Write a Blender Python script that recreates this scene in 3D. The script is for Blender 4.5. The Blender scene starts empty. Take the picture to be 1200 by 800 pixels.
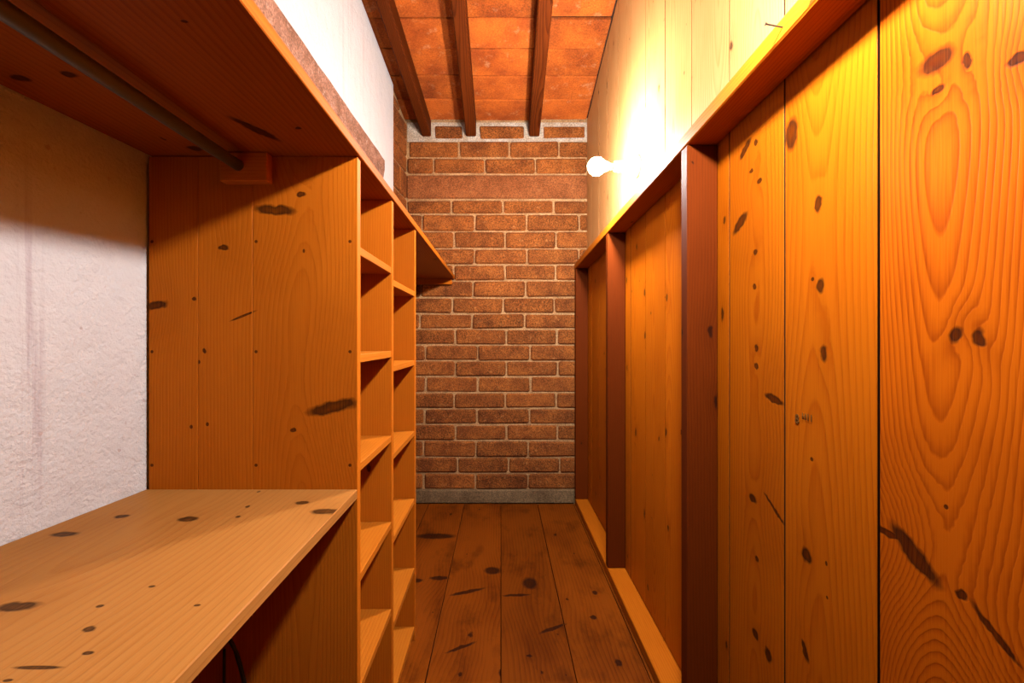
import bpy, bmesh, math, random
from mathutils import Vector, Matrix, noise as mnoise

random.seed(11)
scene = bpy.context.scene
COL = scene.collection

# ------------------------------------------------------------------ camera
EYE = 1.05                     # camera height
F = 540.0                      # focal length in pixels of a 1200 px wide frame
cam_d = bpy.data.cameras.new('camera')
cam_d.sensor_width = 36.0
cam_d.lens = 36.0 * F / 1200.0
cam_d.shift_x = 13.0 / 1200.0
cam_d.shift_y = -3.0 / 1200.0
cam_d.clip_start = 0.01
cam = bpy.data.objects.new('camera', cam_d)
cam.location = (0, 0, EYE)
cam.rotation_euler = (math.radians(90), 0, 0)
COL.objects.link(cam)
scene.camera = cam

# ------------------------------------------------------------------ world, exposure
world = bpy.data.worlds.new('world')
scene.world = world
world.use_nodes = True
world.node_tree.nodes['Background'].inputs[0].default_value = (1.0, 0.9, 0.8, 1)
world.node_tree.nodes['Background'].inputs[1].default_value = 0.008
vs = scene.view_settings
vs.view_transform = 'Standard'
vs.look = 'None'
vs.exposure = 0.12
vs.gamma = 1.0
vs.use_curve_mapping = False

BULB_FAR, BULB_NEAR = 1880.0, 2750.0     # radiance of the two wall bulbs

# ------------------------------------------------------------------ plan of the closet (metres)
D = 2.95                                   # brick face
XR = 0.55                                  # face of the plank wall
XF = -0.30                                 # front of the shelving
SLOPE = 0.267                              # ceiling rises towards the camera
Y0 = -0.60                                 # where the built place ends behind the camera
def xl(y): return -0.745 + 0.0725 * (y - 0.95)      # left wall runs a little askew
def zc(y): return 2.449 + SLOPE * (D - y)           # ceiling underside
LEFT_ANG = math.atan(0.0725)

# ------------------------------------------------------------------ materials
def nt(name):
    m = bpy.data.materials.new(name)
    m.use_nodes = True
    t = m.node_tree
    return m, t, t.nodes['Principled BSDF']
def N(t, kind, **kw):
    n = t.nodes.new(kind)
    for k, v in kw.items(): setattr(n, k, v)
    return n
def L(t, a, b): t.links.new(a, b)
def setin(t, sock, v):
    if isinstance(v, bpy.types.NodeSocket): L(t, v, sock)
    elif v is not None: sock.default_value = v
def M(t, op, a, b=None, c=None, clamp=False):
    n = N(t, 'ShaderNodeMath', operation=op); n.use_clamp = clamp
    for i, v in enumerate((a, b, c)): setin(t, n.inputs[i], v)
    return n.outputs[0]
def V(t, op, a, b=None):
    n = N(t, 'ShaderNodeVectorMath', operation=op)
    setin(t, n.inputs[0], a); setin(t, n.inputs[1], b)
    return n.outputs['Value'] if op in ('LENGTH', 'DOT_PRODUCT') else n.outputs[0]
def MR(t, x, a, b, c=0.0, d=1.0):
    n = N(t, 'ShaderNodeMapRange'); n.clamp = True
    for i, v in enumerate((x, a, b, c, d)): setin(t, n.inputs[i], v)
    return n.outputs[0]
def MIX(t, f, a, b, mode='MIX'):
    n = N(t, 'ShaderNodeMix', data_type='RGBA', blend_type=mode)
    setin(t, n.inputs[0], f)
    for i, v in ((6, a), (7, b)):
        setin(t, n.inputs[i], (*v, 1) if isinstance(v, tuple) and len(v) == 3 else v)
    return n.outputs[2]
def NOISE(t, vec, scale=1.0, detail=3.0, rough=0.55, dim='3D'):
    n = N(t, 'ShaderNodeTexNoise', noise_dimensions=dim)
    setin(t, n.inputs['Vector'], vec)
    n.inputs['Scale'].default_value = scale
    n.inputs['Detail'].default_value = detail
    n.inputs['Roughness'].default_value = rough
    return n
def BUMP(t, p, h, strength, dist):
    b = N(t, 'ShaderNodeBump')
    b.inputs['Strength'].default_value = strength
    b.inputs['Distance'].default_value = dist
    setin(t, b.inputs['Height'], h)
    L(t, b.outputs[0], p.inputs['Normal'])

def wood(name, light, dark, knots=None, loose=0.5, ring=95.0, contrast=0.75, rough=0.5,
         knot_col=(0.012, 0.0035, 0.0016), blotch=0.25, vary=0.3, bump=0.25, u0=None, grime=0.0, spec=0.03):
    """Flat-sawn softwood along v of the 'UVMap' (metres). knots: (u, v, ru, rv, degrees)."""
    m, t, p = nt(name)
    uv = N(t, 'ShaderNodeUVMap', uv_map='UVMap').outputs[0]
    info = N(t, 'ShaderNodeObjectInfo').outputs['Random']
    raw = uv
    off = N(t, 'ShaderNodeCombineXYZ')
    L(t, M(t, 'MULTIPLY', info, 37.0), off.inputs[0]); L(t, M(t, 'MULTIPLY', info, 83.0), off.inputs[1])
    tex = V(t, 'ADD', uv, off.outputs[0])
    # slow wander of the grain
    w1 = NOISE(t, V(t, 'MULTIPLY', tex, (6.0, 1.1, 1.0)), 1.0, 2.0).outputs[0]
    w2 = NOISE(t, V(t, 'MULTIPLY', tex, (1.2, 0.9, 1.0)), 1.0, 1.0).outputs[0]
    sep = N(t, 'ShaderNodeSeparateXYZ'); L(t, raw, sep.inputs[0])
    if u0 is None:
        cu = M(t, 'MULTIPLY', M(t, 'SUBTRACT', info, 0.5), 0.16)
    else:
        cu = u0
    du = M(t, 'SUBTRACT', sep.outputs[0], cu)
    du = M(t, 'ADD', du, M(t, 'MULTIPLY', M(t, 'SUBTRACT', w1, 0.5), 0.030))
    hh = M(t, 'ADD', M(t, 'MULTIPLY', w2, 0.16), -0.03)
    r = M(t, 'SQRT', M(t, 'ADD', M(t, 'MULTIPLY', du, du), M(t, 'MULTIPLY', hh, hh)))
    field = M(t, 'MULTIPLY', r, ring)
    # knots
    jit = NOISE(t, V(t, 'MULTIPLY', tex, (45.0, 45.0, 1.0)), 1.0, 2.0)
    jv = V(t, 'MULTIPLY', V(t, 'SUBTRACT', jit.outputs['Color'], (0.5, 0.5, 0.5)), (0.014, 0.014, 0.0))
    core = None; halo = None; dmin = None
    for (ku, kv, ru, rv, rot) in (knots or []):
        small = min(ru, rv) < 0.004
        q = V(t, 'SUBTRACT', raw if small else V(t, 'ADD', raw, jv), (ku, kv, 0.0))
        if rot:
            vr = N(t, 'ShaderNodeVectorRotate', rotation_type='Z_AXIS')
            L(t, q, vr.inputs['Vector']); vr.inputs['Angle'].default_value = math.radians(-rot)
            q = vr.outputs[0]
        d = V(t, 'LENGTH', V(t, 'MULTIPLY', q, (1.0 / ru, 1.0 / rv, 0.0)))
        c = MR(t, d, 1.12, 0.72)
        dmin = d if dmin is None else M(t, 'MINIMUM', dmin, d)
        core = c if core is None else M(t, 'MAXIMUM', core, c)
        if not small:
            dh = V(t, 'LENGTH', V(t, 'MULTIPLY', q, (1.0 / max(ru, rv * .5), 0.45 / max(ru * .7, rv), 0.0)))
            h = M(t, 'MULTIPLY', M(t, 'EXPONENT', M(t, 'MULTIPLY', M(t, 'MULTIPLY', dh, dh), -0.28)), ru * ring * 0.55)
            halo = h if halo is None else M(t, 'ADD', halo, h)
    if loose > 0:
        vo = N(t, 'ShaderNodeTexVoronoi', voronoi_dimensions='2D', feature='F1')
        vo.inputs['Scale'].default_value = 1.0
        L(t, V(t, 'ADD', V(t, 'MULTIPLY', tex, (9.0, 5.0, 1.0)), V(t, 'MULTIPLY', jv, (9.0, 9.0, 0.0))), vo.inputs['Vector'])
        sc = N(t, 'ShaderNodeSeparateColor'); L(t, vo.outputs['Color'], sc.inputs[0])
        on = M(t, 'LESS_THAN', sc.outputs[1], loose)
        rad = M(t, 'MULTIPLY', M(t, 'ADD', M(t, 'MULTIPLY', sc.outputs[0], sc.outputs[0]), 0.15), 0.085)
        q = M(t, 'DIVIDE', vo.outputs['Distance'], rad)
        c = M(t, 'MULTIPLY', MR(t, q, 1.15, 0.6), on)
        dmin = q if dmin is None else M(t, 'MINIMUM', dmin, q)
        core = c if core is None else M(t, 'MAXIMUM', core, c)
        h = M(t, 'MULTIPLY', M(t, 'MULTIPLY', MR(t, vo.outputs['Distance'], 0.34, 0.0), on), M(t, 'MULTIPLY', rad, 14.0))
        halo = h if halo is None else M(t, 'ADD', halo, h)
    if halo is not None:
        field = M(t, 'ADD', field, halo)
    fr = M(t, 'FRACT', field)
    late = M(t, 'MULTIPLY', M(t, 'POWER', MR(t, fr, 0.0, 0.86), 2.2), MR(t, fr, 1.0, 0.90))
    fib = NOISE(t, V(t, 'MULTIPLY', tex, (420.0, 9.0, 1.0)), 1.0, 2.0).outputs[0]
    big = NOISE(t, V(t, 'MULTIPLY', tex, (5.0, 1.6, 1.0)), 1.0, 3.0).outputs[0]
    g = M(t, 'ADD', M(t, 'MULTIPLY', late, contrast), M(t, 'MULTIPLY', M(t, 'SUBTRACT', fib, 0.5), 0.95))
    g = M(t, 'ADD', g, M(t, 'MULTIPLY', M(t, 'SUBTRACT', big, 0.5), blotch * 3.0), clamp=True)
    col = MIX(t, g, light, dark)
    # board to board difference
    val = M(t, 'ADD', M(t, 'MULTIPLY', M(t, 'SUBTRACT', info, 0.5), vary), 1.0)
    cc = N(t, 'ShaderNodeCombineXYZ')
    for i in range(3): L(t, val, cc.inputs[i])
    col = MIX(t, 1.0, col, cc.outputs[0], 'MULTIPLY')
    if grime > 0:
        gn = NOISE(t, V(t, 'MULTIPLY', tex, (7.0, 3.5, 1.0)), 1.0, 5.0, 0.65).outputs[0]
        col = MIX(t, M(t, 'MULTIPLY', MR(t, gn, 0.52, 0.75), grime), col, tuple(c * 0.35 for c in dark))
    if core is not None:
        if halo is not None:
            col = MIX(t, M(t, 'MULTIPLY', M(t, 'MINIMUM', halo, 1.0), 0.22, clamp=True), col, tuple(c * 0.75 for c in dark))
        speck = M(t, 'MULTIPLY', core, M(t, 'ADD', M(t, 'MULTIPLY', fib, 0.35), 0.70), clamp=True)
        heart = M(t, 'MULTIPLY', MR(t, dmin, 0.70, 0.25), M(t, 'ADD', jit.outputs[0], 0.1), clamp=True)
        col = MIX(t, speck, col, MIX(t, heart, knot_col, tuple(c * 0.30 for c in dark)))
    L(t, col, p.inputs['Base Color'])
    p.inputs['Roughness'].default_value = rough
    p.inputs['Specular IOR Level'].default_value = spec
    ht = M(t, 'SUBTRACT', M(t, 'MULTIPLY', fib, 0.6), M(t, 'MULTIPLY', late, 0.5))
    if core is not None: ht = M(t, 'SUBTRACT', ht, core)
    BUMP(t, p, ht, bump, 0.0015)
    return m

def rough_stuff(name, c1, c2, c3, scale, bump, dist, rough=0.9, vary=0.3, spots=0.5, grain=150.0, gamp=0.5):
    """Fired clay, mortar, concrete: blotches, grains and per-object tint in object space."""
    m, t, p = nt(name)
    info = N(t, 'ShaderNodeObjectInfo').outputs['Random']
    tc = N(t, 'ShaderNodeTexCoord').outputs['Object']
    off = N(t, 'ShaderNodeCombineXYZ')
    L(t, M(t, 'MULTIPLY', info, 41.0), off.inputs[0]); L(t, M(t, 'MULTIPLY', info, 17.0), off.inputs[2])
    x = V(t, 'ADD', tc, off.outputs[0])
    a = NOISE(t, x, scale, 4.0).outputs[0]
    b = NOISE(t, x, scale * 3.1, 5.0, 0.65).outputs[0]
    gr = NOISE(t, x, grain, 2.0, 0.6).outputs[0]
    col = MIX(t, MR(t, a, 0.35, 0.68), c1, c2)
    col = MIX(t, M(t, 'MULTIPLY', MR(t, b, 0.58, 0.74), spots), col, c3)
    k = M(t, 'ADD', M(t, 'MULTIPLY', M(t, 'SUBTRACT', info, 0.5), vary), MR(t, gr, 0.28, 0.72, 1.0 - gamp, 1.0 + gamp))
    cc = N(t, 'ShaderNodeCombineXYZ')
    for i in range(3): L(t, k, cc.inputs[i])
    L(t, MIX(t, 1.0, col, cc.outputs[0], 'MULTIPLY'), p.inputs['Base Color'])
    p.inputs['Roughness'].default_value = rough
    p.inputs['Specular IOR Level'].default_value = 0.15
    BUMP(t, p, M(t, 'ADD', M(t, 'MULTIPLY', b, 0.7), M(t, 'MULTIPLY', gr, 0.35)), bump, dist)
    return m

def flat(name, col, rough=0.5, metal=0.0, emit=None):
    m, t, p = nt(name)
    p.inputs['Base Color'].default_value = (*col, 1)
    p.inputs['Roughness'].default_value = rough
    p.inputs['Metallic'].default_value = metal
    p.inputs['Specular IOR Level'].default_value = 0.0 if rough >= 0.8 else 0.3
    if emit:
        p.inputs['Emission Color'].default_value = (*emit[0], 1)
        p.inputs['Emission Strength'].default_value = emit[1]
    return m

def plaster_mat(name, base, streaks=True):
    m, t, p = nt(name)
    tc = N(t, 'ShaderNodeTexCoord').outputs['Object']
    a = NOISE(t, tc, 2.5, 4.0).outputs[0]
    col = MIX(t, MR(t, a, 0.35, 0.7), base, tuple(c * 0.93 for c in base))
    if streaks:
        st = NOISE(t, V(t, 'MULTIPLY', tc, (26.0, 26.0, 0.9)), 1.0, 4.0, 0.6).outputs[0]
        msk = NOISE(t, V(t, 'MULTIPLY', tc, (1.6, 1.6, 1.2)), 1.0, 2.0).outputs[0]
        f = M(t, 'MULTIPLY', M(t, 'MULTIPLY', MR(t, st, 0.50, 0.70), MR(t, msk, 0.42, 0.60)), 0.40)
        col = MIX(t, f, col, (0.33, 0.22, 0.20))
        sx = N(t, 'ShaderNodeSeparateXYZ'); L(t, tc, sx.inputs[0])      # old drip marks on the plaster above the worktop
        drip = NOISE(t, V(t, 'MULTIPLY', tc, (70.0, 70.0, 2.5)), 1.0, 4.0, 0.65).outputs[0]
        band = M(t, 'MULTIPLY', MR(t, M(t, 'ABSOLUTE', M(t, 'ADD', sx.outputs[1], 0.205)), 0.032, 0.008), MR(t, M(t, 'ABSOLUTE', M(t, 'SUBTRACT', sx.outputs[2], 1.0)), 0.42, 0.20))
        col = MIX(t, M(t, 'MULTIPLY', M(t, 'MULTIPLY', band, MR(t, drip, 0.48, 0.66)), 0.45), col, (0.26, 0.18, 0.20))
        dots = NOISE(t, tc, 55.0, 1.0).outputs[0]
        col = MIX(t, M(t, 'MULTIPLY', MR(t, dots, 0.74, 0.80), 0.5), col, (0.30, 0.20, 0.17))
    L(t, col, p.inputs['Base Color'])
    p.inputs['Roughness'].default_value = 0.85
    p.inputs['Specular IOR Level'].default_value = 0.2
    f1 = NOISE(t, tc, 130.0, 3.0, 0.6).outputs[0]
    f2 = NOISE(t, tc, 18.0, 3.0).outputs[0]
    BUMP(t, p, M(t, 'ADD', M(t, 'MULTIPLY', f1, 0.45), f2), 0.85, 0.009)
    return m

# ------------------------------------------------------------------ mesh helpers
AX = {'x': 0, 'y': 1, 'z': 2}
def finish(name, bm, mat, parent=None, grain='z', origin=None, rot=None, uv_world=True, smooth=False, dark_edges=None):
    """bm is in world metres (or local metres when rot is given); one object with grain-aligned UVs."""
    bm.normal_update()
    uvl = bm.loops.layers.uv.new('UVMap')
    g = AX[grain]
    if origin is None:
        c = Vector((0, 0, 0))
        for v in bm.verts: c += v.co
        c /= len(bm.verts)
    else:
        c = Vector(origin)
    for f in bm.faces:
        n = max(range(3), key=lambda i: abs(f.normal[i]))
        rest = [i for i in range(3) if i != n]
        if n == g: iu, iv = rest
        else:
            iv = g; iu = [i for i in rest if i != g][0]
        for lp in f.loops:
            co = lp.vert.co if uv_world else lp.vert.co - c
            k = 0.013 if n == g else 0.0
            lp[uvl].uv = (co[iu] + k, co[iv])
        f.smooth = smooth
    if rot is None:
        for v in bm.verts: v.co -= c
    me = bpy.data.meshes.new(name)
    bm.to_mesh(me); bm.free()
    me.materials.append(mat)
    if dark_edges is not None:            # grimy, unfinished edges inside the joints
        me.materials.append(m_gap)
        for pg in me.polygons:
            if abs(pg.normal[AX[dark_edges]]) > 0.9: pg.material_index = 1
    ob = bpy.data.objects.new(name, me)
    COL.objects.link(ob)
    ob.location = c
    if rot: ob.rotation_euler = rot
    if parent is not None: attach(ob, parent)
    return ob
def attach(ob, parent):
    ob.parent = parent
    ob.matrix_parent_inverse = Matrix.Translation(-Vector(parent.location))
def empty(name, loc):
    e = bpy.data.objects.new(name, None); COL.objects.link(e)
    e.location = loc; e.empty_display_size = 0.05
    return e
def tag(o, label, cat=None, group=None, kind=None):
    o['label'] = label
    if cat: o['category'] = cat
    if group: o['group'] = group
    if kind: o['kind'] = kind
    return o
def prism(poly, z0, z1):
    """poly: counter-clockwise (x, y); z1 may be a function of y."""
    bm = bmesh.new()
    top = z1 if callable(z1) else (lambda y: z1)
    a = [bm.verts.new((x, y, z0)) for x, y in poly]
    b = [bm.verts.new((x, y, top(y))) for x, y in poly]
    n = len(poly)
    bm.faces.new(list(reversed(a))); bm.faces.new(b)
    for i in range(n):
        bm.faces.new((a[i], a[(i + 1) % n], b[(i + 1) % n], b[i]))
    return bm
def bev(bm, w, seg=1):
    if w > 0:
        bmesh.ops.bevel(bm, geom=list(bm.edges), offset=w, offset_type='OFFSET', segments=seg, profile=0.5, affect='EDGES')
    return bm
def box(x0, x1, y0, y1, z0, z1, w=0.0015):
    return bev(prism([(x0, y0), (x1, y0), (x1, y1), (x0, y1)], z0, z1), w)
def rough_block(hx, hy, hz, w, amp, seed):
    """Bevelled block about the origin, its corners and faces knocked about: a brick or tile."""
    bm = prism([(-hx, -hy), (hx, -hy), (hx, hy), (-hx, hy)], -hz, hz)
    bev(bm, w)
    for v in bm.verts:
        q = mnoise.noise_vector(v.co * 14.0 + Vector((seed * 3.7, seed * 1.3, seed)))
        v.co += Vector((q.x * amp, q.y * amp * 0.6, q.z * amp))
    return bm
def tube(path, r, seg=10):
    bm = bmesh.new(); rings = []
    P = [Vector(p) for p in path]
    for i, p in enumerate(P):
        tan = (P[min(i + 1, len(P) - 1)] - P[max(i - 1, 0)]).normalized()
        s = tan.cross(Vector((0, 0, 1)) if abs(tan.z) < 0.9 else Vector((0, 1, 0))).normalized()
        u = s.cross(tan).normalized()
        rings.append([bm.verts.new(p + (s * math.cos(2 * math.pi * k / seg) + u * math.sin(2 * math.pi * k / seg)) * r) for k in range(seg)])
    for a, b in zip(rings, rings[1:]):
        for k in range(seg):
            bm.faces.new((a[k], a[(k + 1) % seg], b[(k + 1) % seg], b[k]))
    bm.faces.new(list(reversed(rings[0]))); bm.faces.new(rings[-1])
    bmesh.ops.recalc_face_normals(bm, faces=list(bm.faces))
    return bm
def lathe(profile, seg=20):
    """profile: (radius, height) pairs, about local z."""
    bm = bmesh.new(); rings = []
    for r, z in profile:
        if r < 1e-6: rings.append([bm.verts.new((0, 0, z))])
        else: rings.append([bm.verts.new((r * math.cos(2 * math.pi * k / seg), r * math.sin(2 * math.pi * k / seg), z)) for k in range(seg)])
    for a, b in zip(rings, rings[1:]):
        for k in range(seg):
            k2 = (k + 1) % seg
            if len(a) == 1: bm.faces.new((a[0], b[k2], b[k]))
            elif len(b) == 1: bm.faces.new((a[k], a[k2], b[0]))
            else: bm.faces.new((a[k], a[k2], b[k2], b[k]))
    bmesh.ops.recalc_face_normals(bm, faces=list(bm.faces))
    return bm

# ------------------------------------------------------------------ colours
PINE_L, PINE_D = (0.3502, 0.0825, 0.00228), (0.2034, 0.0310, 0.00060)
def kr(lst):     # knots on the plank wall: (pixel x, pixel y, width, height, degrees) -> board metres (y, z)
    out = []
    for px, py, w, h, a in lst:
        y = XR * F / (px - 587.0)
        out.append((y, EYE + (397.0 - py) * y / F, w * 0.5 * y * y / (XR * F), h * 0.5 * y / F, a))
    return out
m_board = wood('varnished_pine', PINE_L, PINE_D, loose=0.6, ring=120, contrast=0.45, rough=0.42, vary=0.22)
m_upper = wood('pine_upper_glare', (0.43, 0.215, 0.075), (0.29, 0.100, 0.020), loose=0.55, ring=120, contrast=0.4, rough=0.5, vary=0.12)  # planks above the plate: glare of the bulbs put into the base colour
m_board_a = wood('varnished_pine_wide_knots', (0.335, 0.068, 0.0018), (0.150, 0.018, 0.0005), loose=0, ring=210, contrast=0.65, rough=0.42, vary=0.1, u0=0.575,
    knots=kr([(1095, 72, 44, 30, 0), (1133, 70, 13, 20, 0), (1098, 105, 16, 11, 0), (1194, 68, 34, 14, 0), (1119, 391, 17, 22, 30), (1146, 395, 17, 22, -30),
              (1070, 648, 76, 26, 35), (1040, 625, 40, 10, 0), (1127, 699, 14, 14, 0), (1165, 742, 76, 10, 38), (1108, 594, 6, 6, 0)]))
m_board_b = wood('varnished_pine_round_knots', (0.3502, 0.0825, 0.00228), (0.2146, 0.0329, 0.00060), loose=0, ring=110, contrast=0.45, rough=0.42, vary=0.1, u0=0.80,
    knots=kr([(927, 157, 16, 38, 0), (958, 239, 9, 22, 0), (961, 335, 9, 20, 0), (952, 327, 4, 5, 0), (965, 414, 10, 22, 0), (945, 650, 13, 18, 0), (943, 762, 6, 22, -30),
              (951, 538, 4, 5, 0), (969, 700, 3, 4, 0), (968, 660, 3, 6, 0)]))
m_board_c = wood('varnished_pine_knot_row', (0.3502, 0.0845, 0.00228), (0.2146, 0.0329, 0.00060), loose=0, ring=110, contrast=0.5, rough=0.42, vary=0.1, u0=1.0,
    knots=kr([(873, 175, 16, 10, -30), (886, 166, 5, 8, 0), (880, 201, 5, 7, 0), (890, 212, 7, 8, 0), (867, 262, 20, 14, -30), (885, 295, 6, 9, 0), (884, 336, 4, 8, 0),
              (886, 408, 5, 8, 0), (886, 428, 5, 8, 0), (907, 468, 24, 9, 10), (882, 584, 9, 10, 0), (907, 596, 30, 5, 28), (887, 655, 4, 7, 0), (885, 743, 8, 11, 0), (900, 768, 9, 16, 0)]))
m_frame = wood('framing_pine', (0.3276, 0.0825, 0.00384), (0.1920, 0.0351, 0.00096), loose=0.25, ring=130, contrast=0.45, rough=0.5, vary=0.15)
m_stud = wood('dark_pine_stud', (0.095, 0.0155, 0.0012), (0.050, 0.0070, 0.0006), loose=0.25, ring=130, contrast=0.4, rough=0.65, vary=0.15)  # darker and redder than the framing pine
PAN = 0.964 / F
def kp(lst):     # knots on the tall side panel
    return [((px - 587) * PAN, EYE + (397 - py) * PAN, w * .5 * PAN, h * .5 * PAN, -a) for px, py, w, h, a in lst]
m_panel = wood('oiled_pine_panel', (0.3700, 0.0955, 0.00534), (0.2368, 0.0458, 0.00180), loose=0, ring=150, contrast=0.35, rough=0.5, vary=0.08, u0=-0.42,
    knots=kp([(322, 246, 50, 13, 5), (183, 358, 28, 11, -15), (262, 291, 13, 7, 0), (390, 477, 64, 16, -12), (227, 350, 6, 6, 0), (239, 411, 5, 5, 0), (233, 424, 4, 5, 0),
              (352, 228, 12, 7, 0), (343, 504, 7, 5, 0), (285, 370, 34, 3, -22), (243, 497, 4, 5, 0), (356, 294, 3, 5, 0), (224, 500, 4, 5, 0)]
             + [(x, y, 4, 4, 0) for y in (283, 412, 545) for x in (178, 300, 410)]))
m_upright = wood('oiled_pine_upright', (0.3700, 0.0955, 0.00534), (0.2368, 0.0458, 0.00180), loose=0.12, ring=150, contrast=0.35, rough=0.5, vary=0.1)
m_shelf = wood('pale_pine_shelf', (0.3276, 0.0969, 0.00804), (0.2372, 0.0515, 0.00270), loose=0.15, ring=110, contrast=0.35, rough=0.5, vary=0.12)
def kd(lst, dz):     # knots on a level board dz below (+) or above (-) the eye
    out = []
    for px, py, w, h, a in lst:
        y = F * dz / (py - 397.0)
        out.append(((px - 587) * y / F, y, w * .5 * y / F, max(h, 2) * .5 * y * y / (F * abs(dz)), a))
    return out
m_desk = wood('pale_pine_worktop', (0.275, 0.113, 0.026), (0.200, 0.060, 0.008), loose=0, ring=80, contrast=0.30, rough=0.45, vary=0.05, u0=-0.60,
    knots=kd([(75, 626, 34, 7, 0), (142, 605, 18, 5, 0), (220, 608, 24, 6, 0), (22, 710, 44, 12, 0), (104, 737, 17, 6, 0), (117, 710, 9, 4, 0), (178, 687, 8, 3, 0),
              (354, 589, 18, 4, 0), (381, 599, 34, 7, 0), (44, 782, 60, 5, 0), (231, 709, 8, 3, 0), (103, 765, 14, 5, 0), (278, 605, 6, 3, 0), (290, 593, 5, 3, 0), (303, 576, 4, 2, 0), (9, 797, 12, 4, 0)], EYE - .736))
m_top = wood('oiled_pine_top_shelf', (0.2485, 0.0599, 0.00348), (0.1468, 0.0273, 0.00114), loose=0.1, ring=90, contrast=0.4, rough=0.5, vary=0.08,
    knots=[(-.447, .841, .011, .055, -23)] + kd([(80, 88, 20, 9, 0), (24, 93, 22, 9, 0), (228, 175, 16, 6, 0), (216, 25, 9, 4, 0), (349, 150, 7, 4, 0)], EYE - 1.432))
m_floor = wood('worn_floor_plank', (0.1480, 0.0318, 0.00180), (0.0592, 0.0101, 0.00054), loose=0.15, ring=70, contrast=0.4, rough=0.55, vary=0.3, grime=0.85, blotch=0.9,
    knots=kd([(548, 693, 44, 4, 22), (605, 697, 34, 3, 4), (648, 736, 40, 4, 28), (540, 758, 40, 4, 30), (621, 683, 18, 14, 0), (697, 694, 7, 5, 0), (695, 723, 8, 5, 0), (725, 776, 9, 8, 0),
              (510, 628, 50, 7, 0), (515, 677, 24, 5, 0), (488, 680, 16, 5, 0), (620, 768, 7, 4, 0), (577, 668, 20, 9, 0)], EYE))
m_beam = wood('dark_beam', (0.0814, 0.0159, 0.00222), (0.0222, 0.0038, 0.00060), loose=0.2, ring=140, contrast=0.7, rough=0.65, vary=0.25, bump=0.6)
m_brick = rough_stuff('clay_brick', (0.2035, 0.0607, 0.0111), (0.1110, 0.0296, 0.0059), (0.2960, 0.1332, 0.0444), 11.0, 1.0, 0.012, vary=0.30, spots=0.6, gamp=0.7)
m_lintel = rough_stuff('clay_render', (0.2072, 0.0666, 0.0192), (0.1332, 0.0385, 0.0104), (0.2664, 0.1184, 0.0481), 9.0, 1.0, 0.014, vary=0.05, gamp=0.55)
m_mortar = rough_stuff('sandy_mortar', (0.3182, 0.1776, 0.0777), (0.2220, 0.1110, 0.0444), (0.3700, 0.2368, 0.1258), 12.0, 0.9, 0.008, vary=0.0)
m_lime = rough_stuff('lime_mortar', (0.3623, 0.3090, 0.2504), (0.2930, 0.2131, 0.1439), (0.2238, 0.1172, 0.0639), 14.0, 0.9, 0.008, vary=0.05)
m_kerb = rough_stuff('old_concrete', (0.1480, 0.0925, 0.0459), (0.0962, 0.0562, 0.0266), (0.1776, 0.1221, 0.0666), 9.0, 0.8, 0.006, vary=0.0)
m_tile = rough_stuff('ceiling_clay_tile', (0.3404, 0.0777, 0.0089), (0.1850, 0.0355, 0.0052), (0.3552, 0.1702, 0.0740), 6.0, 0.7, 0.005, vary=0.45, spots=0.6, grain=140, gamp=0.3)
m_tile_joint = rough_stuff('tile_joint', (0.0296, 0.0133, 0.0074), (0.0185, 0.0081, 0.0052), (0.2220, 0.1332, 0.0814), 6.0, 0.6, 0.004, vary=0.0, spots=0.3)
m_plaster = plaster_mat('white_plaster', (0.46, 0.44, 0.447))
m_bare = rough_stuff('bare_wall_strip', (0.2238, 0.1172, 0.0799), (0.1279, 0.0586, 0.0346), (0.3836, 0.3090, 0.2664), 16.0, 0.9, 0.006, vary=0.0, spots=0.6)
m_gap = flat('dark_backing', (0.03, 0.012, 0.006), 0.9)
m_iron = flat('galvanised_pipe', (0.085, 0.075, 0.060), 0.5, 0.35)
m_black = flat('black_rubber', (0.010, 0.009, 0.009), 0.45)
m_nail = flat('rusty_nail', (0.035, 0.02, 0.015), 0.5, 0.6)
m_ink = flat('stamp_ink', (0.10, 0.045, 0.012), 0.8)
m_porcelain = flat('white_porcelain', (0.85, 0.83, 0.80), 0.25)
m_ring = flat('socket_metal', (0.6, 0.5, 0.3), 0.3, 0.9)

# ------------------------------------------------------------------ floor
floor = finish('floor', prism([(-0.90, Y0), (0.62, Y0), (0.62, 3.0), (-0.90, 3.0)], -0.12, -0.024), m_gap)
tag(floor, 'floor of wide worn brown planks', kind='structure')
edges = [-0.92, -0.69, -0.46, -0.232, 0.0, 0.233, 0.462, 0.60]
for a, b in zip(edges, edges[1:]):
    finish('plank', box(a + .0012, b - .0012, Y0, D - 0.012, -0.024, random.uniform(-.0015, 0)), m_floor, floor, 'y', dark_edges='x')

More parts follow.
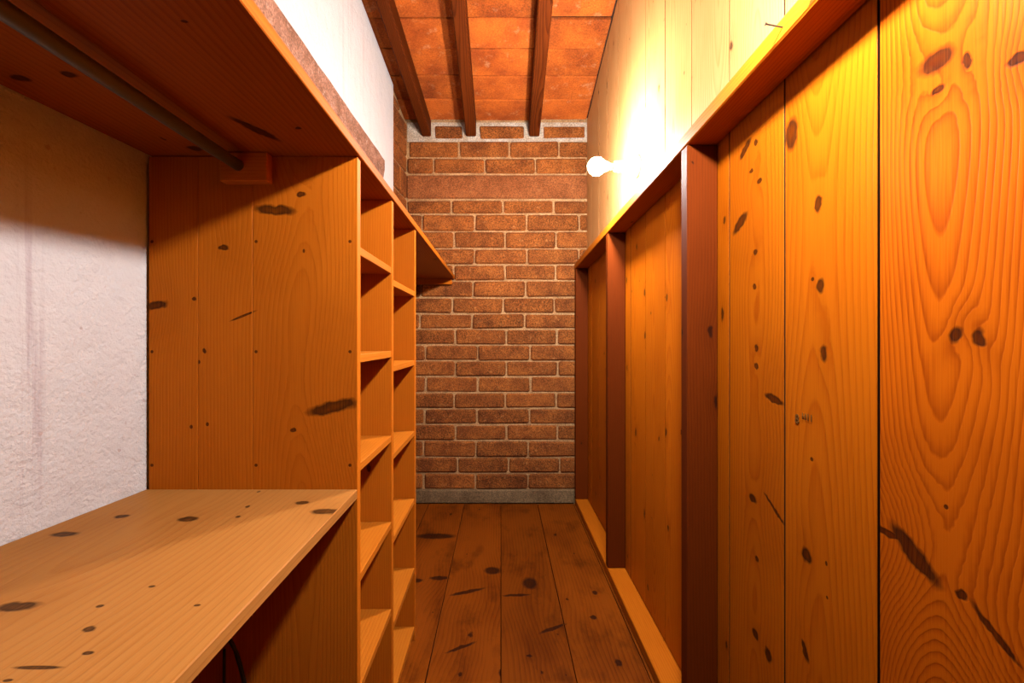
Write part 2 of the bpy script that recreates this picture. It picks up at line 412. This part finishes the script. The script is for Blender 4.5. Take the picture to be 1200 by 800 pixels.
# ------------------------------------------------------------------ plank wall on the right
wr = finish('wall_right', prism([(XR + .022, Y0), (XR + .12, Y0), (XR + .12, 3.1), (XR + .022, 3.1)], -.02, lambda y: zc(y) + .05), m_gap)
tag(wr, 'right wall of upright varnished pine planks', kind='structure')
JY = [2.945, 2.79, 2.58, 2.37, 2.16, 1.954, 1.752, 1.542, 1.328, 1.108, 0.892, 0.670, 0.448, 0.226, 0.004, -0.218, -0.44, -0.60]
stamp_plank = None
for hi, lo in zip(JY, JY[1:]):
    mt = {0.448: m_board_a, 0.670: m_board_b, 0.892: m_board_c}.get(lo, m_board)
    special = mt is not m_board
    gap = 0.0045
    for low in (True, False):        # varnished board below, board above lightened in colour for bulb glare; they meet behind the top plate
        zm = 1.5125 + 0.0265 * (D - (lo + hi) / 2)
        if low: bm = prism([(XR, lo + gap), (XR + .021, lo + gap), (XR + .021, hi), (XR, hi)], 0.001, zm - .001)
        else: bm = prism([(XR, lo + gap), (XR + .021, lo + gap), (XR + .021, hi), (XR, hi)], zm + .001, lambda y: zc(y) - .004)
        bev(bm, 0.0007)
        dx = random.uniform(0, .0010)
        for v in bm.verts: v.co.x += dx
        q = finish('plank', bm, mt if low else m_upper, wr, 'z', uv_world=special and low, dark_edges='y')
        if low: o = q
    if lo == 0.670: stamp_plank = o
# grader's stamp on one plank
def lettering(text, size, loc, parent, name='stamp_lettering'):
    cu = bpy.data.curves.new(name, 'FONT'); cu.body = text; cu.size = size; cu.extrude = 0.0003
    tmp = bpy.data.objects.new('tmp', cu); COL.objects.link(tmp)
    dg = bpy.context.evaluated_depsgraph_get()
    me = bpy.data.meshes.new_from_object(tmp.evaluated_get(dg))
    bpy.data.objects.remove(tmp)
    me.name = name; me.materials.clear(); me.materials.append(m_ink)
    o = bpy.data.objects.new(name, me); COL.objects.link(o)
    R = Matrix(((0, 0, -1), (-1, 0, 0), (0, 1, 0)))
    o.matrix_world = Matrix.Translation(loc) @ R.to_4x4()
    mw = o.matrix_world.copy()
    o.parent = parent
    o.matrix_parent_inverse = (Matrix.Translation(wr.location) @ Matrix.Translation(-Vector(wr.location)) @ Matrix.Translation(parent.location)).inverted()
    o.matrix_world = mw
    return o
def on_right(px, py, x=XR):
    y = x * F / (px - 587.0)
    return Vector((x, y, EYE + (397.0 - py) * y / F))
p1 = on_right(940, 491); p1.x -= .0009
lettering('H11', 0.0175, p1, stamp_plank)
p2 = on_right(932, 495); p2.x -= .0009
lettering('8', 0.024, p2, stamp_plank)

# low stud frame standing against the planks
sf = empty('stud_frame', (0.51, 1.2, 0))
tag(sf, 'low timber stud frame with top plate fixed along the plank wall', 'wall frame')
XS = 0.470
def zplate(y): return 1.495 + 0.0265 * (D - y)
finish('sole_plate', box(XS, XR - .001, -0.45, D - .03, 0.0005, 0.040, .003), m_frame, sf, 'y')
bm = box(XS, XR - .001, -0.45, D - .006, 0, 0.035, .003)
for v in bm.verts: v.co.z += zplate(v.co.y)
finish('top_plate', bm, m_frame, sf, 'y')
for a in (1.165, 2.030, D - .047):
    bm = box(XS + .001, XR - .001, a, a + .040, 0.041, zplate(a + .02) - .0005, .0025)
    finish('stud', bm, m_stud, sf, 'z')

# ------------------------------------------------------------------ left wall: plaster, then exposed brick in the corner
YB = 2.66
wl = finish('wall_left', prism([(xl(Y0), Y0), (xl(YB), YB), (xl(YB) - .2, YB), (xl(Y0) - .2, Y0)], -.02, lambda y: zc(y) - .012), m_plaster, origin=(-.745, .95, 0))
tag(wl, 'left wall of white textured plaster', kind='structure')
def wall_pt(y, z, out=0.0): return Vector((xl(y) + out, y, z))
# strip of bare wall where paint is missing, above the top shelf
bm = bmesh.new(); up, dn = [], []
n = 60
for i in range(n + 1):
    y = Y0 + (2.50 - Y0) * i / n
    zt = 2.017 + (2.50 - y) * 0.0826
    j = mnoise.noise(Vector((y * 9, 0, 0))) * .006
    k = mnoise.noise(Vector((y * 9, 5, 0))) * .010
    w = 0.17 * min(1.0, (2.515 - y) / .05)
    up.append((y, zt + j)); dn.append((y, zt - w + k))
fr = [bm.verts.new(wall_pt(y, z, .0025)) for y, z in up]; fl = [bm.verts.new(wall_pt(y, z, .0025)) for y, z in dn]
br = [bm.verts.new(wall_pt(y, z, -.004)) for y, z in up]; bl = [bm.verts.new(wall_pt(y, z, -.004)) for y, z in dn]
for i in range(n):
    bm.faces.new((fl[i], fr[i], fr[i + 1], fl[i + 1])); bm.faces.new((fr[i], br[i], br[i + 1], fr[i + 1])); bm.faces.new((bl[i], fl[i], fl[i + 1], bl[i + 1]))
bm.faces.new((fr[n], br[n], bl[n], fl[n])); bm.faces.new((fr[0], fl[0], bl[0], br[0]))
bmesh.ops.recalc_face_normals(bm, faces=list(bm.faces))
tag(finish('bare_strip', bm, m_bare, wl), 'brown strip of wall without paint')
# mortar bed behind the return bricks
finish('mortar_bed', prism([(xl(YB) - .010, YB + .001), (xl(D) - .010, D + .02), (xl(D) - .19, D + .02), (xl(YB) - .19, YB + .001)], -.02, lambda y: zc(y) - .012), m_mortar, wl)

# ------------------------------------------------------------------ brick wall at the end
def zy(py): return EYE + (397.0 - py) / (F / D)
def xp(px): return (px - 587.0) / (F / D)
wb = finish('wall_back', prism([(-.80, D + .010), (.68, D + .010), (.68, D + .16), (-.80, D + .16)], -.02, 2.50), m_mortar)
tag(wb, 'end wall of rough red brown bricks with pale mortar', kind='structure')
seed = 0
def brick(x0, x1, z0, z1, mat=None):
    global seed
    seed += 1
    hx, hz = (x1 - x0) / 2, (z1 - z0) / 2
    if hx < .008: return
    bm = rough_block(hx, .035, hz, .0100, .0055, seed)
    o = finish('brick', bm, mat or m_brick, wb, 'x', origin=(0, 0, 0), rot=(0, random.uniform(-.006, .006), 0))
    o.location = ((x0 + x1) / 2, D + .035 + random.uniform(-.003, .003), (z0 + z1) / 2)
XA, XB = -0.605, 0.565
def course(py0, py1, joints):
    z0, z1 = zy(py0), zy(py1)
    js = sorted(joints); step = 61.0
    while xp(js[0]) > XA: js.insert(0, js[0] - step)
    while xp(js[-1]) < XB: js.append(js[-1] + step)
    for a, b in zip(js, js[1:]):
        xa, xb = max(xp(a), XA), min(xp(b), XB)
        g = .0042
        if xb - xa > .025:
            brick(xa + g, xb - g, z0 + g + random.uniform(-.001, .001), z1 - g + random.uniform(-.001, .001))
LOW = [574, 554.5, 536, 516.5, 497.6, 478.8, 460.3, 441.4, 422.9, 404.4, 385.5, 367.3, 348.8, 328.8, 309.9, 291, 270.9, 250.8, 234]
for i, (a, b) in enumerate(zip(LOW, LOW[1:])):
    w = random.uniform(-2, 2)
    sft = 0 if i < 10 else -4
    course(a, b, [j + w + sft for j in ((497, 558.5, 620) if i % 2 == 0 else (534, 594, 654))])
course(203.5, 184.6, [508, 568, 627.5])
course(184.6, 164.5, [478, 538, 597, 655])
for a, b in ((507, 544), (560, 616), (634, 688)):      # between the beam ends
    brick(xp(a) + .01, xp(b) - .01, zy(163.5) + .006, zy(147))
# lime mortar smeared along the top and around the beam ends
bm = prism([(-.60, D + .006), (.565, D + .006), (.565, D + .03), (-.60, D + .03)], zy(165.5), zy(143))
tag(finish('lime_mortar', bm, m_lime, wb), 'whitish mortar packed around the beam ends')
# one rendered tie beam
bm = rough_block(.585, .035, (zy(205.0) - zy(232.5)) / 2, .008, .004, 3)
o = finish('tie_beam', bm, m_lintel, wb, 'x', origin=(0, 0, 0), rot=(0, 0, 0)); o.location = (-.02, D + .034, (zy(205.0) + zy(232.5)) / 2)
o['label'] = 'continuous rough band of brown render'
# concrete kerb at the foot
bm = rough_block(.535, .03, .0425, .006, .003, 8)
o = finish('kerb', bm, m_kerb, wb, 'x', origin=(0, 0, 0), rot=(0, 0, 0)); o.location = (-.067, D + .020, .0428)
o['label'] = 'grey concrete kerb under the bricks'
# bricks of the short return on the left wall
rows = list(zip(LOW, LOW[1:])) + [(234, 204), (203.5, 184.6), (184.6, 164.5), (164.5, 146.0)]
rows = [(zy(a), zy(b)) for a, b in rows] + [(2.425 + .103 * k, 2.425 + .103 * (k + 1)) for k in range(1)]
for i, (z0, z1) in enumerate(rows):
    cuts = [YB, D - .004] if i % 2 else [YB, YB + .14, D - .004]
    for a, b in zip(cuts, cuts[1:]):
        seed += 1
        top = min(z1, zc(b) - .02)
        if top - z0 < .03: continue
        bm = rough_block((b - a) / 2 - .005, .03, (top - z0) / 2 - .005, .006, .003, seed)
        o = finish('brick', bm, m_brick, wl, 'x', origin=(0, 0, 0), rot=(0, 0, math.pi / 2 - LEFT_ANG))
        ym = (a + b) / 2
        o.location = (xl(ym) - .030, ym, (z0 + top) / 2)

# ------------------------------------------------------------------ sloping ceiling of clay tiles on dark beams
TH = math.atan(SLOPE)
def slope_box(x0, x1, y0, y1, below, above, w=.002, amp=0.0, sd=0):
    """Slab lying along the ceiling slope; heights measured from the ceiling underside."""
    def q(x, y, h): return Vector((x, y, zc(y) + h))
    bm = bmesh.new()
    c = [(x0[0], y0), (x1[0], y0), (x1[1], y1), (x0[1], y1)]
    a = [bm.verts.new(q(x, y, below)) for x, y in c]; b = [bm.verts.new(q(x, y, above)) for x, y in c]
    bm.faces.new(list(reversed(a))); bm.faces.new(b)
    for i in range(4): bm.faces.new((a[i], a[(i + 1) % 4], b[(i + 1) % 4], b[i]))
    bev(bm, w)
    if amp:
        for v in bm.verts: v.co += mnoise.noise_vector(v.co * 9 + Vector((sd, 0, 0))) * amp
    return bm
cl = finish('ceiling', slope_box((-1.05, -.80), (.68, .68), Y0, D + .12, .022, .09, 0), m_tile_joint, origin=(0, 1, zc(1)))
tag(cl, 'sloping ceiling of orange clay tiles', kind='structure')
def b1(y): return -0.475 - 0.0735 * (D - y)
yv = D + .006
row = 0
while yv > Y0:
    yn = yv - .170
    yn2 = max(yn, Y0)
    for k in range(4):
        L0 = [lambda y: xl(y) - .02, b1, lambda y: -.191, lambda y: .213][k]
        L1 = [b1, lambda y: -.191, lambda y: .213, lambda y: XR - .001][k]
        g = .0036
        oy = random.uniform(-.004, .004)
        a, b = yn2 + g + oy, yv - g + oy
        if row == 0: b = min(b, D + .005)
        dz = random.uniform(0, .004)
        bm = slope_box((L0(a) + .002, L0(b) + .002), (L1(a) - .002, L1(b) - .002), a, b, dz, .021, .004, .0022, row * 4 + k)
        finish('tile', bm, m_tile, cl, 'x', uv_world=False)
    yv = yn; row += 1
for nm, xa, half, lab in (('l', b1, .029, 'dark wooden ceiling beam next to the white plaster wall'),
                     ('m', lambda y: -.191 - .004 * (D - y), .033, 'dark wooden ceiling beam in the middle, between two others'),
                     ('r', lambda y: .213 - .012 * (D - y), .034, 'dark wooden ceiling beam nearest the plank wall')):
    ya, ybk = Y0, D + .002
    bm = slope_box((xa(ya) - half, xa(ybk) - half), (xa(ya) + half, xa(ybk) + half), ya, ybk, -.106, -.001, .006)
    o = finish('ceiling_beam', bm, m_beam, None, 'y', uv_world=False)
    tag(o, lab, 'beam', 'ceiling beams')

# ------------------------------------------------------------------ built-in shelving on the left
su = empty('shelving_unit', (-.5, 1.4, 0))
tag(su, 'built-in pine shelving with two narrow columns of shelves and long top shelf', 'shelving')
ZT = 1.432
YP = [0.964, 1.266, 1.604]
TK = 0.022
def gapx(y): return xl(y) + .007
# tall side panel: three glued boards
sp = empty('side_panel', (-.5, YP[0], 0)); attach(sp, su)
sp['label'] = 'wide upright panel facing the worktop'
bx = [gapx(YP[0]), (232 - 587) * PAN, (296 - 587) * PAN, XF]
for i, (a, b) in enumerate(zip(bx, bx[1:])):
    o = finish('board', box(a + .0003, b - .0003, YP[0], YP[0] + TK, 0.0005, ZT - .0005, .0008), m_panel, None, 'z')
    o.parent = sp; o.matrix_parent_inverse = Matrix.Translation(-Vector(sp.location))
for y in YP[1:]:
    finish('upright', box(gapx(y), XF, y, y + TK, 0.0005, ZT - .0005, .0012), m_upright, su, 'z')
for (ya, yb, zs) in ((YP[0] + TK, YP[1], (1.247, 1.017, .785, .548, .309, .07)), (YP[1] + TK, YP[2], (1.216, .976, .730, .495, .254, .05))):
    for z in zs:
        bm = bev(prism([(XF - .001, ya + .0003), (XF - .001, yb - .0003), (gapx(yb), yb - .0003), (gapx(ya), ya + .0003)], z - .018, z), .0012)
        finish('shelf', bm, m_shelf, su, 'y')
ts = empty('top_shelf', (-.5, 1.2, ZT)); attach(ts, su)
ts['label'] = 'long top shelf of two boards running to the brick wall'
ye = D - .003
def sub(o, par): o.parent = par; o.matrix_parent_inverse = Matrix.Translation(-Vector(par.location)); return o
sub(finish('board', bev(prism([(-.5285, Y0), (XF + .006, Y0), (XF + .006, ye), (-.5285, ye)], ZT, ZT + .021), .0015), m_top, None, 'y'), ts)
sub(finish('board', bev(prism([(gapx(Y0), Y0), (-.5295, Y0), (-.5295, ye), (gapx(ye), ye)], ZT + .002, ZT + .021), .0015), m_top, None, 'y'), ts)
finish('cleat', box(gapx(D) + .004, -.312, D - .030, D - .006, ZT - .036, ZT - .0005, .002), m_frame, su, 'x')
finish('cleat', box(gapx(2.2) + .03, gapx(2.2) + .07, YP[2] + TK + .002, D - .05, ZT - .045, ZT - .0005, .002), m_frame, su, 'y')

# worktop
wt = empty('worktop', (-.52, .3, .716))
tag(wt, 'pale pine worktop with dark knots against the white plaster', 'worktop')
bm = bev(prism([(gapx(Y0) - .004, Y0), (XF, Y0), (XF, YP[0] - .001), (gapx(YP[0]) - .004, YP[0] - .001)], .716, .736), .0015)
finish('board', bm, m_desk, wt, 'y')
finish('cleat', bev(prism([(gapx(Y0), Y0), (gapx(Y0) + .03, Y0), (gapx(.9) + .03, .9), (gapx(.9), .9)], .675, .7155), .002), m_panel, wt, 'y')

# hanging rail under the top shelf
hr = empty('hanging_rail', (-.536, .95, 1.405))
tag(hr, 'grey metal hanging rail under the top shelf, held by a wooden block', 'rail')
finish('pipe', tube([(-.536, y, 1.404) for y in (Y0, 0, .5, .952)], .0115, 16), m_iron, hr, 'y', smooth=True)
bm = box((257 - 587) * .940 / F, (313 - 587) * .940 / F, .940, YP[0] - .0006, 1.372, ZT - .0006, .002)
tag(finish('block', bm, m_panel, hr, 'x'), 'small wooden block holding the rail end')

# cords under the worktop
pts = []
for i in range(25):
    s = i / 24
    pts.append((-.571 + .10 * s ** .62, .950 - .01 * math.sin(s * 3), .437 - .43 * s ** 1.25))
tag(finish('cord', tube(pts, .0042, 8), m_black, None, smooth=True), 'black cord curving down the side panel under the worktop', 'cord')
pts = [(-.572, .953, .409), (-.572, .951, .3), (-.571, .951, .15), (-.570, .951, .006)]
tag(finish('cord', tube(pts, .0030, 8), m_black, None, smooth=True), 'straight thin black cord hanging beside the curved one', 'cord')

# ------------------------------------------------------------------ lamps on the plank wall
def wall_lamp(y, z, reach, power, R, label):
    root = empty('wall_lamp', (XR, y, z))
    tag(root, label, 'lamp', 'bulb lamps on the plank wall')
    rot = (0, -math.pi / 2, 0)           # local z points into the aisle
    def part(nm, prof, mat, smooth=True):
        o = finish(nm, lathe(prof), mat, root, origin=(0, 0, 0), rot=rot, smooth=smooth)
        o.location = (XR - .0005, y, z)
        return o
    part('base', [(0, 0), (.045, 0), (.045, .010), (.038, .022), (.024, .030), (0, .030)], m_porcelain)
    part('socket', [(0, .029), (.020, .029), (.022, .050), (.020, reach - .072), (0, reach - .072)], m_porcelain)
    part('bulb_cap', [(0, reach - .072), (.0135, reach - .072), (.0135, reach - .050), (0, reach - .050)], m_ring)
    prof = [(0.0, reach - .0498), (.0135, reach - .0498)] + [(R * math.sin(a), reach - R * math.cos(a)) for a in [math.radians(d) for d in range(40, 180, 14)]] + [(0, reach + R)]
    part('bulb', prof, flat('glowing_bulb', (1, 1, 1), 0.3, 0.0, ((1.0, 0.96, 0.92), power)))
    return root
wall_lamp(1.85, 1.742, 0.165, BULB_FAR, .036, 'glaring white bulb lamp on the plank wall near the brick wall')
wall_lamp(0.62, 1.70, 0.28, BULB_NEAR, .026, 'bulb lamp high on the plank wall beside the camera')

# nail sticking out of the top plate
pn = Vector((XS, XS * F / (917 - 587.0), 0)); pn.z = EYE + (397 - 32) * pn.y / F
d = Vector((-1, .05, .24)).normalized()
bm = tube([pn - d * .006, pn + d * .027, pn + d * .0275, pn + d * .0290], .0013, 8)
for v in bm.verts:
    if (v.co - pn).dot(d) > .0272:
        c = pn + d * (v.co - pn).dot(d); v.co = c + (v.co - c) * 2.0
tag(finish('nail', bm, m_nail, None), 'bent dark nail sticking out of the top plate', 'nail')
